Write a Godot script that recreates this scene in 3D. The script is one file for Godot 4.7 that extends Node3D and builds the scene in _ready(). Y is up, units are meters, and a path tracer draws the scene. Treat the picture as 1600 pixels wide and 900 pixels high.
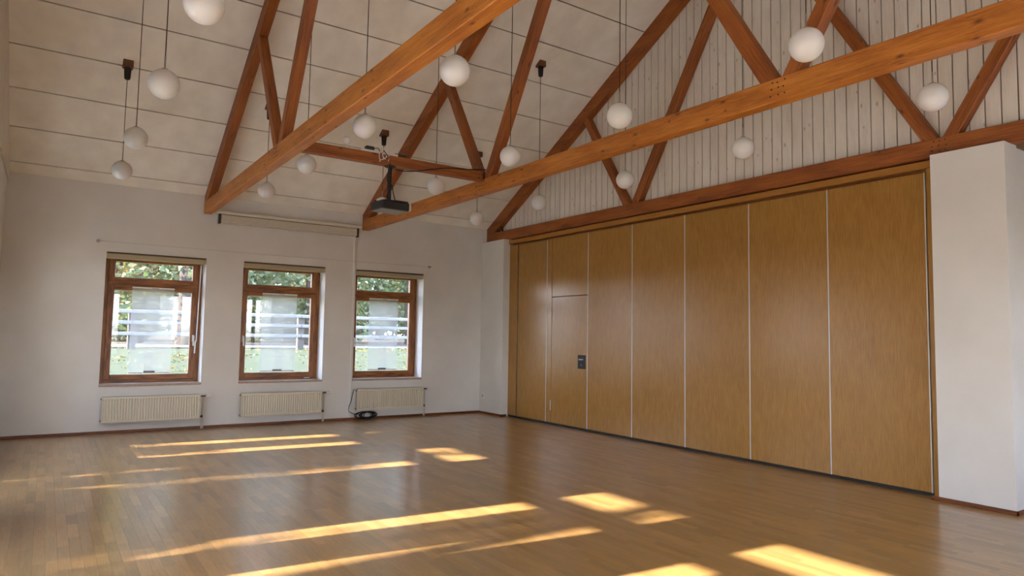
extends Node3D
# A hall under an open timber roof: three windows in the long wall, a folding partition under the gable truss.
# x runs along the window wall to the partition, y up, z from the window wall towards the viewer. Metres.

const WX0 := 0.374      # inner face of the left gable wall
const XP := 7.165       # plaster piers beside the partition
const XT := 7.255       # face of the gable truss
const DEPTH := 11.06    # window wall to rear wall
const EAVE := 3.22
const SLOPE := 0.568
const CH0 := 2.965      # bottom chord, underside and top
const CH1 := 3.13
const NODE1 := 3.6
const NODE2 := 7.46

var M := {}
var taken := {}
var rng := RandomNumberGenerator.new()

# ------------------------------------------------------------------ mesh building
class Geo:
	var v := PackedVector3Array()
	var n := PackedVector3Array()
	var t := PackedVector2Array()
	var c := PackedColorArray()
	var col := Color.WHITE
	var off := Vector2.ZERO
	func tri(a: Vector3, b: Vector3, d: Vector3, na: Vector3, nb: Vector3, nd: Vector3, ua: Vector2, ub: Vector2, ud: Vector2) -> void:
		if (b - a).cross(d - a).dot(na + nb + nd) > 0.0:
			v.append_array([a, d, b]); n.append_array([na, nd, nb]); t.append_array([ua + off, ud + off, ub + off])
		else:
			v.append_array([a, b, d]); n.append_array([na, nb, nd]); t.append_array([ua + off, ub + off, ud + off])
		c.append_array([col, col, col])
	func quad(a: Vector3, b: Vector3, d: Vector3, e: Vector3, nn: Vector3, ua: Vector2, ub: Vector2, ud: Vector2, ue: Vector2) -> void:
		tri(a, b, d, nn, nn, nn, ua, ub, ud)
		tri(a, d, e, nn, nn, nn, ua, ud, ue)
	static func plane_uv(p: Vector3, axis: int, longest: int) -> Vector2:
		var b := (axis + 1) % 3
		var d := (axis + 2) % 3
		if d == longest:
			return Vector2(p[d], p[b])
		return Vector2(p[b], p[d])
	# a box with chamfered edges; u runs along its longest side
	func box(lo: Vector3, hi: Vector3, bev := 0.0, xf := Transform3D()) -> void:
		var h := (hi - lo) * 0.5
		var m := (hi + lo) * 0.5
		var bv := minf(bev, minf(h.x, minf(h.y, h.z)) * 0.8)
		var lg := h.max_axis_index()
		for ax in 3:
			var b := (ax + 1) % 3
			var d := (ax + 2) % 3
			for s in [-1.0, 1.0]:
				var ps: Array[Vector3] = []
				var us: Array[Vector2] = []
				for q in [[-1.0, -1.0], [1.0, -1.0], [1.0, 1.0], [-1.0, 1.0]]:
					var p := Vector3.ZERO
					p[ax] = s * h[ax]
					p[b] = q[0] * (h[b] - bv)
					p[d] = q[1] * (h[d] - bv)
					us.append(plane_uv(p, ax, lg))
					ps.append(xf * (p + m))
				var nn := Vector3.ZERO
				nn[ax] = s
				quad(ps[0], ps[1], ps[2], ps[3], (xf.basis * nn).normalized(), us[0], us[1], us[2], us[3])
			if bv > 0.0:
				for sb in [-1.0, 1.0]:
					for sd in [-1.0, 1.0]:
						var ps2: Array[Vector3] = []
						var us2: Array[Vector2] = []
						for q in [[-1.0, 0], [1.0, 0], [1.0, 1], [-1.0, 1]]:
							var p := Vector3.ZERO
							p[ax] = q[0] * (h[ax] - bv)
							p[b] = sb * (h[b] - (bv if q[1] == 1 else 0.0))
							p[d] = sd * (h[d] - (0.0 if q[1] == 1 else bv))
							us2.append(plane_uv(p, b, lg))
							ps2.append(xf * (p + m))
						var nn2 := Vector3.ZERO
						nn2[b] = sb
						nn2[d] = sd
						quad(ps2[0], ps2[1], ps2[2], ps2[3], (xf.basis * nn2).normalized(), us2[0], us2[1], us2[2], us2[3])
		if bv > 0.0:
			for sx in [-1.0, 1.0]:
				for sy in [-1.0, 1.0]:
					for sz in [-1.0, 1.0]:
						var a := Vector3(sx * h.x, sy * (h.y - bv), sz * (h.z - bv))
						var e := Vector3(sx * (h.x - bv), sy * h.y, sz * (h.z - bv))
						var f := Vector3(sx * (h.x - bv), sy * (h.y - bv), sz * h.z)
						var nn3 := (xf.basis * Vector3(sx, sy, sz)).normalized()
						tri(xf * (a + m), xf * (e + m), xf * (f + m), nn3, nn3, nn3, Vector2.ZERO, Vector2.ZERO, Vector2.ZERO)
	# profile of (radius, height) turned round the y axis
	func lathe(prof: Array, seg := 24, xf := Transform3D(), smooth := true) -> void:
		var nrm: Array[Vector2] = []
		for i in prof.size():
			var a: Vector2 = prof[maxi(i - 1, 0)]
			var b: Vector2 = prof[mini(i + 1, prof.size() - 1)]
			var d := b - a
			nrm.append(Vector2(d.y, -d.x).normalized())
		for i in prof.size() - 1:
			var p0: Vector2 = prof[i]
			var p1: Vector2 = prof[i + 1]
			var n0 := nrm[i]
			var n1 := nrm[i + 1]
			if not smooth:
				n0 = Vector2((p1 - p0).y, -(p1 - p0).x).normalized()
				n1 = n0
			for k in seg:
				var a0 := TAU * k / seg
				var a1 := TAU * (k + 1) / seg
				var d0 := Vector3(cos(a0), 0, sin(a0))
				var d1 := Vector3(cos(a1), 0, sin(a1))
				var A := xf * (d0 * p0.x + Vector3.UP * p0.y)
				var B := xf * (d1 * p0.x + Vector3.UP * p0.y)
				var D := xf * (d1 * p1.x + Vector3.UP * p1.y)
				var F := xf * (d0 * p1.x + Vector3.UP * p1.y)
				var nA := (xf.basis * (d0 * n0.x + Vector3.UP * n0.y)).normalized()
				var nB := (xf.basis * (d1 * n0.x + Vector3.UP * n0.y)).normalized()
				var nD := (xf.basis * (d1 * n1.x + Vector3.UP * n1.y)).normalized()
				var nF := (xf.basis * (d0 * n1.x + Vector3.UP * n1.y)).normalized()
				var r := maxf(p0.x, 0.01)
				var uA := Vector2(p0.y, a0 * r)
				var uB := Vector2(p0.y, a1 * r)
				var uD := Vector2(p1.y, a1 * r)
				var uF := Vector2(p1.y, a0 * r)
				if p0.x > 1e-5:
					tri(A, B, D, nA, nB, nD, uA, uB, uD)
				if p1.x > 1e-5:
					tri(A, D, F, nA, nD, nF, uA, uD, uF)
	# a round bar through points; radius may change along it
	func tube(pts: Array, r0: float, seg := 8, r1 := -1.0) -> void:
		if r1 < 0.0:
			r1 = r0
		var rings := []
		var side := Vector3.ZERO
		for i in pts.size():
			var d: Vector3 = (pts[mini(i + 1, pts.size() - 1)] - pts[maxi(i - 1, 0)]).normalized()
			if side == Vector3.ZERO:
				side = d.cross(Vector3.UP if absf(d.y) < 0.9 else Vector3.RIGHT).normalized()
			side = (side - d * side.dot(d)).normalized()
			var up := d.cross(side).normalized()
			var r := lerpf(r0, r1, float(i) / maxf(1, pts.size() - 1))
			var ring := []
			for k in seg:
				var a := TAU * k / seg
				var o := side * cos(a) + up * sin(a)
				ring.append([pts[i] + o * r, o])
			rings.append(ring)
		var along := 0.0
		for i in pts.size() - 1:
			var l: float = (pts[i + 1] - pts[i]).length()
			for k in seg:
				var k2 := (k + 1) % seg
				var a: Array = rings[i][k]
				var b: Array = rings[i][k2]
				var d: Array = rings[i + 1][k2]
				var e: Array = rings[i + 1][k]
				var w0 := TAU * r0 * k / seg
				var w1 := TAU * r0 * (k + 1) / seg
				tri(a[0], b[0], d[0], a[1], b[1], d[1], Vector2(along, w0), Vector2(along, w1), Vector2(along + l, w1))
				tri(a[0], d[0], e[0], a[1], d[1], e[1], Vector2(along, w0), Vector2(along + l, w1), Vector2(along + l, w0))
			along += l
		for end in [0, pts.size() - 1]:
			var other: int = 1 if end == 0 else pts.size() - 2
			var nn: Vector3 = (pts[end] - pts[other]).normalized()
			for k in seg:
				tri(pts[end], rings[end][k][0], rings[end][(k + 1) % seg][0], nn, nn, nn, Vector2.ZERO, Vector2(0.01, 0), Vector2(0, 0.01))
	# a flat polygon in the y-z plane given thickness along x
	func prism_x(poly: PackedVector2Array, x0: float, x1: float, zlong := true) -> void:
		var idx := Geometry2D.triangulate_polygon(poly)   # points are (z, y)
		for x in [x0, x1]:
			var nn := Vector3(-1 if x == x0 else 1, 0, 0)
			for i in range(0, idx.size(), 3):
				var q := []
				for k in 3:
					var p := poly[idx[i + k]]
					q.append([Vector3(x, p.y, p.x), Vector2(p.x, p.y) if zlong else Vector2(p.y, p.x)])
				tri(q[0][0], q[1][0], q[2][0], nn, nn, nn, q[0][1], q[1][1], q[2][1])
		var mid := Vector2.ZERO
		for p in poly:
			mid += p / poly.size()
		for i in poly.size():
			var a := poly[i]
			var b := poly[(i + 1) % poly.size()]
			var e := b - a
			var nn2 := Vector2(e.y, -e.x).normalized()
			if nn2.dot((a + b) * 0.5 - mid) < 0:
				nn2 = -nn2
			var l := e.length()
			quad(Vector3(x0, a.y, a.x), Vector3(x1, a.y, a.x), Vector3(x1, b.y, b.x), Vector3(x0, b.y, b.x), Vector3(0, nn2.y, nn2.x), Vector2(0, 0), Vector2(0, x1 - x0), Vector2(l, x1 - x0), Vector2(l, 0))
	# a wall slab, width along x, height along y, thickness along z, with rectangular holes [x0, x1, y0, y1]
	func slab(x0: float, x1: float, y0: float, y1: float, z0: float, z1: float, holes: Array, xf := Transform3D()) -> void:
		var xs := [x0, x1]
		var ys := [y0, y1]
		for h in holes:
			xs.append_array([h[0], h[1]]); ys.append_array([h[2], h[3]])
		xs.sort(); ys.sort()
		var P := func(x: float, y: float, z: float) -> Vector3: return xf * Vector3(x, y, z)
		for i in xs.size() - 1:
			for j in ys.size() - 1:
				if xs[i + 1] - xs[i] < 1e-5 or ys[j + 1] - ys[j] < 1e-5:
					continue
				var cx: float = (xs[i] + xs[i + 1]) * 0.5
				var cy: float = (ys[j] + ys[j + 1]) * 0.5
				var open := false
				for h in holes:
					if cx > h[0] and cx < h[1] and cy > h[2] and cy < h[3]:
						open = true
				if open:
					continue
				for z in [z0, z1]:
					var nn := xf.basis * Vector3(0, 0, -1 if z == z0 else 1)
					quad(P.call(xs[i], ys[j], z), P.call(xs[i + 1], ys[j], z), P.call(xs[i + 1], ys[j + 1], z), P.call(xs[i], ys[j + 1], z), nn, Vector2(xs[i], ys[j]), Vector2(xs[i + 1], ys[j]), Vector2(xs[i + 1], ys[j + 1]), Vector2(xs[i], ys[j + 1]))
		var rims := [[x0, x1, y0, y1, -1.0]]
		for h in holes:
			rims.append([h[0], h[1], h[2], h[3], 1.0])
		for h in rims:
			var s: float = h[4]
			for k in 2:
				var x: float = h[k]
				var nx := xf.basis * Vector3((1 if k == 0 else -1) * s, 0, 0)
				quad(P.call(x, h[2], z0), P.call(x, h[2], z1), P.call(x, h[3], z1), P.call(x, h[3], z0), nx, Vector2(z0, h[2]), Vector2(z1, h[2]), Vector2(z1, h[3]), Vector2(z0, h[3]))
				var y: float = h[2 + k]
				var ny := xf.basis * Vector3(0, (1 if k == 0 else -1) * s, 0)
				quad(P.call(h[0], y, z0), P.call(h[1], y, z0), P.call(h[1], y, z1), P.call(h[0], y, z1), ny, Vector2(h[0], z0), Vector2(h[1], z0), Vector2(h[1], z1), Vector2(h[0], z1))
	func mesh() -> ArrayMesh:
		var arr := []
		arr.resize(Mesh.ARRAY_MAX)
		arr[Mesh.ARRAY_VERTEX] = v
		arr[Mesh.ARRAY_NORMAL] = n
		arr[Mesh.ARRAY_TEX_UV] = t
		arr[Mesh.ARRAY_COLOR] = c
		var m := ArrayMesh.new()
		m.add_surface_from_arrays(Mesh.PRIMITIVE_TRIANGLES, arr)
		return m

# ------------------------------------------------------------------ objects
func numbered(called: String) -> String:
	var k: int = taken.get(called, 0)
	taken[called] = k + 1
	return called if k == 0 else "%s_%03d" % [called, k]

func put(called: String, g: Geo, mat: Material, parent: Node) -> MeshInstance3D:
	return put_mesh(called, g.mesh(), mat, parent)

func put_mesh(called: String, m: Mesh, mat: Material, parent: Node) -> MeshInstance3D:
	var o := MeshInstance3D.new()
	o.mesh = m
	o.material_override = mat
	if parent == self:
		o.name = numbered(called)
		add_child(o)
	else:
		o.name = called
		parent.add_child(o, true)
	return o

func group_node(called: String, at := Vector3.ZERO, turn := 0.0) -> Node3D:
	var o := Node3D.new()
	o.name = numbered(called)
	add_child(o)
	o.position = at
	o.rotation.y = turn
	return o

func thing(called: String, label: String, category: String, at := Vector3.ZERO, turn := 0.0, group := "") -> Node3D:
	var o := group_node(called, at, turn)
	tag(o, label, category, group)
	return o

func tag(o: Node, label: String, category: String, group := "") -> void:
	o.set_meta("label", label)
	o.set_meta("category", category)
	if group:
		o.set_meta("group", group)

func structure(o: Node, label: String) -> void:
	o.set_meta("kind", "structure")
	o.set_meta("label", label)

func copy(o: Node3D, label: String, at: Vector3, turn := 0.0) -> Node3D:
	var d := o.duplicate()
	d.name = numbered(str(o.name).trim_suffix("_000"))
	add_child(d)
	d.position = at
	d.rotation.y = turn
	d.set_meta("label", label)
	return d

# ------------------------------------------------------------------ materials
func wood_image(sd: int, w: int, h: int, dark: Color, mid: Color, light: Color, knots: int, fine: float, coarse: float, flecks := 0.0, blotch := 0.75, knot_dark := 0.8, grain := 1.0) -> ImageTexture:
	var r := RandomNumberGenerator.new()
	r.seed = sd
	var a := FastNoiseLite.new()
	a.seed = sd
	a.noise_type = FastNoiseLite.TYPE_SIMPLEX_SMOOTH
	a.frequency = 1.0
	a.fractal_type = FastNoiseLite.FRACTAL_FBM
	a.fractal_octaves = 3
	var b := FastNoiseLite.new()
	b.seed = sd + 7
	b.noise_type = FastNoiseLite.TYPE_SIMPLEX
	b.frequency = 1.0
	b.fractal_type = FastNoiseLite.FRACTAL_NONE
	var ks := []
	for i in knots:
		ks.append([r.randf() * w, r.randf() * h, r.randf_range(0.007, 0.016) * h])
	var data := PackedByteArray()
	data.resize(w * h * 3)
	for i in w:
		var an := TAU * i / w
		var cu := cos(an)
		var su := sin(an)
		for j in h:
			var jj := float(j)
			var kd := 0.0
			for k in ks:
				var dx: float = absf(i - k[0])
				dx = minf(dx, w - dx) * 0.45
				var dy: float = j - k[1]
				var rr: float = k[2]
				var d2 := (dx * dx + dy * dy) / (rr * rr)
				if d2 < 60.0:
					jj += signf(dy) * rr * 2.2 * exp(-d2 * 0.09)
					kd = maxf(kd, exp(-d2 * 0.8))
			var y := jj / h
			var s1 := a.get_noise_3d(cu * 0.55, su * 0.55, y * coarse)
			var s2 := b.get_noise_3d(cu * 1.3, su * 1.3, y * fine)
			var s3 := b.get_noise_3d(cu * 9.0, su * 9.0, y * fine * 2.3)
			var tt := clampf(0.5 + blotch * s1 + grain * (0.30 * s2 + 0.14 * s3) - flecks * maxf(0.0, s3 - 0.35), 0.0, 1.0)
			var col := dark.lerp(mid, tt * 2.0) if tt < 0.5 else mid.lerp(light, tt * 2.0 - 1.0)
			col = col.lerp(Color(dark.r * 0.5, dark.g * 0.4, dark.b * 0.35), kd * knot_dark)
			var o := (j * w + i) * 3
			data[o] = clampi(int(col.r * 255.0 + 0.5), 0, 255)
			data[o + 1] = clampi(int(col.g * 255.0 + 0.5), 0, 255)
			data[o + 2] = clampi(int(col.b * 255.0 + 0.5), 0, 255)
	return ImageTexture.create_from_image(Image.create_from_data(w, h, false, Image.FORMAT_RGB8, data))

func noise_tex(sd: int, freq: float, a: Color, b: Color, size := 512, octaves := 4) -> NoiseTexture2D:
	var f := FastNoiseLite.new()
	f.seed = sd
	f.frequency = freq
	f.fractal_octaves = octaves
	var t := NoiseTexture2D.new()
	t.width = size
	t.height = size
	t.seamless = true
	t.noise = f
	var g := Gradient.new()
	g.set_color(0, a)
	g.set_color(1, b)
	t.color_ramp = g
	return t

func mat(col: Color, rough: float, tex: Texture2D = null, scale := Vector3.ONE, triplanar := false) -> StandardMaterial3D:
	var m := StandardMaterial3D.new()
	m.albedo_color = col
	m.roughness = rough
	if tex:
		m.albedo_texture = tex
		m.uv1_scale = scale
	if triplanar:
		m.uv1_triplanar = true
		m.uv1_world_triplanar = true
	return m

func make_materials() -> void:
	M.plaster = mat(Color(0.875, 0.865, 0.845), 0.85, noise_tex(11, 0.006, Color(0.95, 0.945, 0.935), Color(1, 1, 1)), Vector3.ONE * 0.35, true)
	M.ceil = mat(Color(0.965, 0.95, 0.905), 0.8, noise_tex(21, 0.011, Color(0.90, 0.89, 0.875), Color(1, 1, 1), 1024, 5), Vector3.ONE * 0.22, true)
	M.groove_shade = mat(Color(0.50, 0.40, 0.29), 0.9)  # brown stands in for the shade in the grooves between gable boards
	M.lath = mat(Color(0.46, 0.36, 0.25), 0.9)
	M.beam = mat(Color.WHITE, 0.5, wood_image(31, 1024, 256, Color(0.53, 0.295, 0.09), Color(0.68, 0.41, 0.14), Color(0.765, 0.50, 0.20), 22, 70.0, 5.0, 0.0, 0.55), Vector3(1 / 2.6, 1 / 0.65, 1))
	M.rafter = mat(Color.WHITE, 0.55, wood_image(32, 1024, 256, Color(0.44, 0.22, 0.07), Color(0.57, 0.31, 0.105), Color(0.645, 0.38, 0.145), 14, 60.0, 5.0, 0.0, 0.55), Vector3(1 / 2.6, 1 / 0.65, 1))
	M.board = mat(Color.WHITE, 0.7, wood_image(33, 1024, 256, Color(0.76, 0.72, 0.66), Color(0.86, 0.83, 0.78), Color(0.905, 0.88, 0.835), 10, 24.0, 3.0, 0.0, 0.22, 0.5, 0.35), Vector3(1 / 2.0, 1 / 0.5, 1))
	M.veneer = mat(Color.WHITE, 0.26, wood_image(34, 512, 1024, Color(0.54, 0.385, 0.17), Color(0.635, 0.465, 0.215), Color(0.70, 0.53, 0.265), 0, 300.0, 14.0, 0.6, 0.16, 0.8, 1.15), Vector3(1 / 1.5, 1 / 1.3, 1))
	M.header = mat(Color.WHITE, 0.45, M.veneer.albedo_texture, Vector3(1 / 2.0, 1 / 1.3, 1))
	M.header.albedo_color = Color(1.0, 0.93, 0.80)
	M.winwood = mat(Color.WHITE, 0.4, wood_image(35, 512, 256, Color(0.36, 0.195, 0.065), Color(0.53, 0.315, 0.115), Color(0.63, 0.40, 0.165), 0, 60.0, 6.0), Vector3(1 / 1.2, 1 / 0.4, 1))
	M.basewood = mat(Color(0.80, 0.72, 0.72), 0.45, M.winwood.albedo_texture, Vector3(1 / 1.5, 1 / 0.4, 1))
	M.parquet = mat(Color.WHITE, 0.30, wood_image(36, 1024, 512, Color(0.625, 0.475, 0.275), Color(0.70, 0.545, 0.335), Color(0.765, 0.615, 0.40), 0, 110.0, 12.0, 0.0, 0.15, 0.8, 0.8), Vector3(1 / 1.6, 1 / 0.8, 1))
	M.parquet.vertex_color_use_as_albedo = true
	M.parquet.clearcoat_enabled = true
	M.parquet.clearcoat = 0.45
	M.parquet.clearcoat_roughness = 0.17
	M.subfloor = mat(Color(0.36, 0.26, 0.16), 0.9)
	M.sill = mat(Color(0.72, 0.63, 0.55), 0.4, noise_tex(43, 0.03, Color(0.85, 0.82, 0.8), Color(1, 1, 1)), Vector3.ONE * 2.0, true)
	M.blind = mat(Color(0.72, 0.665, 0.54), 0.8, noise_tex(44, 0.2, Color(0.9, 0.9, 0.9), Color(1, 1, 1)), Vector3.ONE * 4.0, true)
	M.radiator = mat(Color(0.86, 0.825, 0.74), 0.35)
	M.white = mat(Color(0.90, 0.89, 0.87), 0.4)
	M.offwhite = mat(Color(0.84, 0.81, 0.74), 0.5)
	M.screen = mat(Color(0.80, 0.765, 0.70), 0.6, noise_tex(45, 0.03, Color(0.93, 0.93, 0.92), Color(1, 1, 1)), Vector3.ONE * 1.5, true)
	M.black = mat(Color(0.11, 0.105, 0.105), 0.6)
	M.cable = mat(Color(0.03, 0.03, 0.035), 0.5)
	M.steel = mat(Color(0.66, 0.65, 0.63), 0.35)
	M.steel.metallic = 0.8
	M.alu = mat(Color(0.80, 0.79, 0.76), 0.4)
	M.alu.metallic = 0.35
	M.brass = mat(Color(0.30, 0.25, 0.19), 0.5)
	M.brown = mat(Color(0.20, 0.105, 0.055), 0.6)
	M.block = mat(Color(0.42, 0.27, 0.16), 0.6)
	M.opal = mat(Color(0.87, 0.865, 0.85), 0.28)
	M.opal.subsurf_scatter_enabled = true
	M.opal.subsurf_scatter_strength = 0.3
	M.glass = mat(Color(1, 1, 1, 0.04), 0.0)
	M.glass.transparency = BaseMaterial3D.TRANSPARENCY_ALPHA
	M.sheer = mat(Color(0.84, 0.845, 0.79, 0.47), 0.9)
	M.sheer.transparency = BaseMaterial3D.TRANSPARENCY_ALPHA
	M.sheer.backlight_enabled = true
	M.sheer.backlight = Color(0.65, 0.65, 0.65)
	M.lined = mat(Color(0.94, 0.94, 0.92, 0.95), 0.9)
	M.lined.transparency = BaseMaterial3D.TRANSPARENCY_ALPHA
	M.lined.backlight_enabled = true
	M.lined.backlight = Color(0.95, 0.95, 0.93)
	M.grey = mat(Color(0.50, 0.50, 0.50), 0.6)
	# outdoors
	M.grass = mat(Color.WHITE, 0.95, noise_tex(51, 0.05, Color(0.11, 0.145, 0.045), Color(0.20, 0.235, 0.085), 1024, 5), Vector3.ONE * 0.35, true)
	M.bounce_paving = mat(Color(0.80, 0.78, 0.73), 0.9, noise_tex(56, 0.03, Color(0.85, 0.85, 0.85), Color(1, 1, 1)), Vector3.ONE * 0.4, true)  # pale stone of the added terrace that throws light up to the ceiling
	M.litter = mat(Color.WHITE, 0.95, noise_tex(57, 0.06, Color(0.20, 0.16, 0.10), Color(0.36, 0.30, 0.18), 512, 5), Vector3.ONE * 0.4, true)
	M.gravel = mat(Color(0.38, 0.375, 0.365), 0.95, noise_tex(52, 0.1, Color(0.8, 0.8, 0.8), Color(1, 1, 1)), Vector3.ONE * 0.7, true)
	M.rail = mat(Color(0.50, 0.50, 0.49), 0.8, noise_tex(53, 0.06, Color(0.8, 0.8, 0.8), Color(1, 1, 1)), Vector3.ONE * 1.0, true)
	M.post = mat(Color(0.34, 0.32, 0.30), 0.9, noise_tex(54, 0.06, Color(0.7, 0.7, 0.7), Color(1, 1, 1)), Vector3.ONE * 1.0, true)
	M.bark = mat(Color(0.27, 0.24, 0.215), 0.95, noise_tex(55, 0.05, Color(0.55, 0.55, 0.55), Color(1, 1, 1)), Vector3.ONE * 1.5, true)
	M.leaf = mat(Color.WHITE, 0.6)
	M.leaf.vertex_color_use_as_albedo = true
	M.leaf.backlight_enabled = true
	M.leaf.backlight = Color(0.85, 0.85, 0.6)
	M.render_out = mat(Color(0.80, 0.78, 0.73), 0.9)

# ------------------------------------------------------------------ the scene
func _ready() -> void:
	rng.seed = 4711
	# camera
	var cam := Camera3D.new()
	cam.name = "camera"
	add_child(cam)
	var yaw := 0.5973
	var pit := 0.0713
	var rol := 0.0165
	var fwd := Vector3(sin(yaw) * cos(pit), sin(pit), -cos(yaw) * cos(pit))
	var rt := Vector3(cos(yaw), 0, sin(yaw))
	var up := rt.cross(fwd)
	var r2 := rt * cos(rol) + up * sin(rol)
	var u2 := up * cos(rol) - rt * sin(rol)
	cam.transform = Transform3D(Basis(r2, u2, -fwd), Vector3(0.8586, 1.321, 10.2294))
	cam.fov = rad_to_deg(2.0 * atan(450.0 / 1067.5))
	cam.near = 0.05
	cam.far = 400.0
	cam.current = true
	# sky, sun, exposure
	var sky_mat := ProceduralSkyMaterial.new()
	sky_mat.sky_top_color = Color(0.58, 0.70, 0.90)
	sky_mat.sky_horizon_color = Color(0.91, 0.93, 0.95)
	sky_mat.sky_curve = 0.25
	sky_mat.ground_bottom_color = Color(0.30, 0.29, 0.24)
	sky_mat.ground_horizon_color = Color(0.55, 0.55, 0.50)
	var sky := Sky.new()
	sky.sky_material = sky_mat
	var env := Environment.new()
	env.background_mode = Environment.BG_SKY
	env.sky = sky
	env.background_energy_multiplier = 5.0
	env.ambient_light_source = Environment.AMBIENT_SOURCE_DISABLED
	env.tonemap_mode = Environment.TONE_MAPPER_LINEAR
	env.tonemap_exposure = 3.65
	env.sdfgi_enabled = true
	env.ssao_enabled = true
	env.ssil_enabled = true
	var we := WorldEnvironment.new()
	we.name = "environment"
	we.environment = env
	add_child(we)
	var sun := DirectionalLight3D.new()
	sun.name = "sun"
	add_child(sun)
	sun.basis = Basis.looking_at(Vector3(1.0, -0.467, 0.08).normalized(), Vector3.UP)
	sun.light_color = Color(1.0, 0.955, 0.90)
	sun.light_energy = 4.6
	sun.light_angular_distance = 0.9
	sun.shadow_enabled = true
	sun.sky_mode = DirectionalLight3D.SKY_MODE_LIGHT_ONLY
	make_materials()
	build_shell()
	build_floor()
	build_ceiling()
	build_windows()
	build_trusses()
	build_partition()
	build_radiators()
	build_lamps()
	build_projector()
	build_fittings()
	build_outdoors()

const BACK_WIN := [[1.4602, 2.6636], [3.1581, 4.3585], [4.8444, 6.0296]]
const LEFT_WIN := [1.50, 3.03, 5.83, 7.55]   # centres along z
const REAR_FILL_WIN := [[1.4, 2.6], [3.5, 4.7], [5.6, 6.8]]  # unseen windows behind the viewer, added to brighten the hall
const FILL_DOOR := [9.35, 10.65]                  # double door beside the viewer, added to light the near floor; along z
const RY0 := 0.60
const RY1 := 2.40
const LOW := 0.59       # how far the glazed doors reach below the sills
const WY0 := 0.6226
const WY1 := 2.3288

func gable_poly(lo: float, inset := 0.0) -> PackedVector2Array:
	var m := DEPTH * 0.5
	return PackedVector2Array([Vector2(0, lo), Vector2(DEPTH, lo), Vector2(DEPTH, EAVE + inset), Vector2(m, EAVE + inset + SLOPE * m), Vector2(0, EAVE + inset)])

func build_shell() -> void:
	# wall with the three windows in view
	var wb := group_node("wall_back")
	structure(wb, "white plastered long wall with three windows")
	var g := Geo.new()
	var holes := []
	for w in BACK_WIN:
		holes.append([w[0], w[1], WY0, WY1])
	g.slab(0.0, 7.7, -0.3, EAVE + 0.12, -0.42, 0.0, holes)
	put("masonry", g, M.plaster, wb)
	# left gable wall: width runs along -z
	var wl := group_node("wall_left")
	structure(wl, "white plastered gable wall on the window side of the hall")
	g = Geo.new()
	holes = []
	for z in LEFT_WIN:
		holes.append([-z - 0.602, -z + 0.602, WY0 if z < 2.0 else WY0 - LOW, WY1])
	holes.append([-FILL_DOOR[1], -FILL_DOOR[0], RY0 - 0.57, WY1])
	var turn_l := Transform3D(Basis(Vector3(0, 0, -1), Vector3.UP, Vector3(1, 0, 0)), Vector3(WX0, 0, 0))
	g.slab(-DEPTH - 0.4, 0.42, -0.3, CH0, -0.42, 0.0, holes, turn_l)
	g.prism_x(gable_poly(CH0, 0.05), WX0 - 0.42, WX0)
	put("masonry", g, M.plaster, wl)
	boards(wl, WX0 + 0.002, WX0 + 0.022, 3.13)
	# gable wall behind the partition, with the shallow recess it stands in
	var wr := group_node("wall_right")
	structure(wr, "gable wall with white piers on both sides of the partition")
	g = Geo.new()
	g.box(Vector3(XP, -0.3, -0.1), Vector3(7.7, CH0, 0.6936))
	g.box(Vector3(XP, -0.3, 7.4176), Vector3(7.7, CH0, 7.9787))
	g.box(Vector3(7.42, -0.3, 0.6), Vector3(7.7, CH0, 7.5))
	g.box(Vector3(7.62, -0.3, 7.9), Vector3(7.9, CH0, DEPTH + 0.1))
	put("masonry", g, M.plaster, wr)
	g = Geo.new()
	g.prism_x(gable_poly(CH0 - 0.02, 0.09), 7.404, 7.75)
	put("gable_groove_shade", g, M.groove_shade, wr)  # sheet behind the white boards, coloured brown so their grooves look shaded
	boards(wr, 7.368, 7.384, CH1 - 0.05)
	# wall behind the viewer
	var wf := group_node("wall_front")
	structure(wf, "white plastered long wall opposite the first one, with added windows")
	g = Geo.new()
	holes = []
	for w in REAR_FILL_WIN:
		holes.append([w[0], w[1], RY0, RY1])
	g.slab(0.0, 7.9, -0.3, EAVE + 0.12, DEPTH, DEPTH + 0.42, holes)
	put("masonry", g, M.plaster, wf)
	# skirting boards
	g = Geo.new()
	g.box(Vector3(WX0, 0, 0), Vector3(XP, 0.035, 0.014), 0.003)
	structure(put("baseboard_back", g, M.basewood, self), "narrow reddish wooden skirting along the window wall")
	g = Geo.new()
	g.box(Vector3(XP - 0.014, 0, 0), Vector3(XP, 0.035, 0.7076), 0.003)
	g.box(Vector3(XP - 0.014, 0, 0.6936), Vector3(7.26, 0.035, 0.7076), 0.003)
	g.box(Vector3(XP - 0.014, 0, 7.36), Vector3(XP, 0.035, 7.9927), 0.003)
	g.box(Vector3(XP - 0.014, 0, 7.9787), Vector3(7.62, 0.035, 7.9927), 0.003)
	structure(put("baseboard_right", g, M.basewood, self), "narrow reddish wooden skirting round the white piers")
	g = Geo.new()
	g.box(Vector3(WX0, 0, 0.014), Vector3(WX0 + 0.014, 0.035, DEPTH), 0.003)
	structure(put("baseboard_left", g, M.basewood, self), "narrow reddish wooden skirting along the left gable wall")

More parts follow.
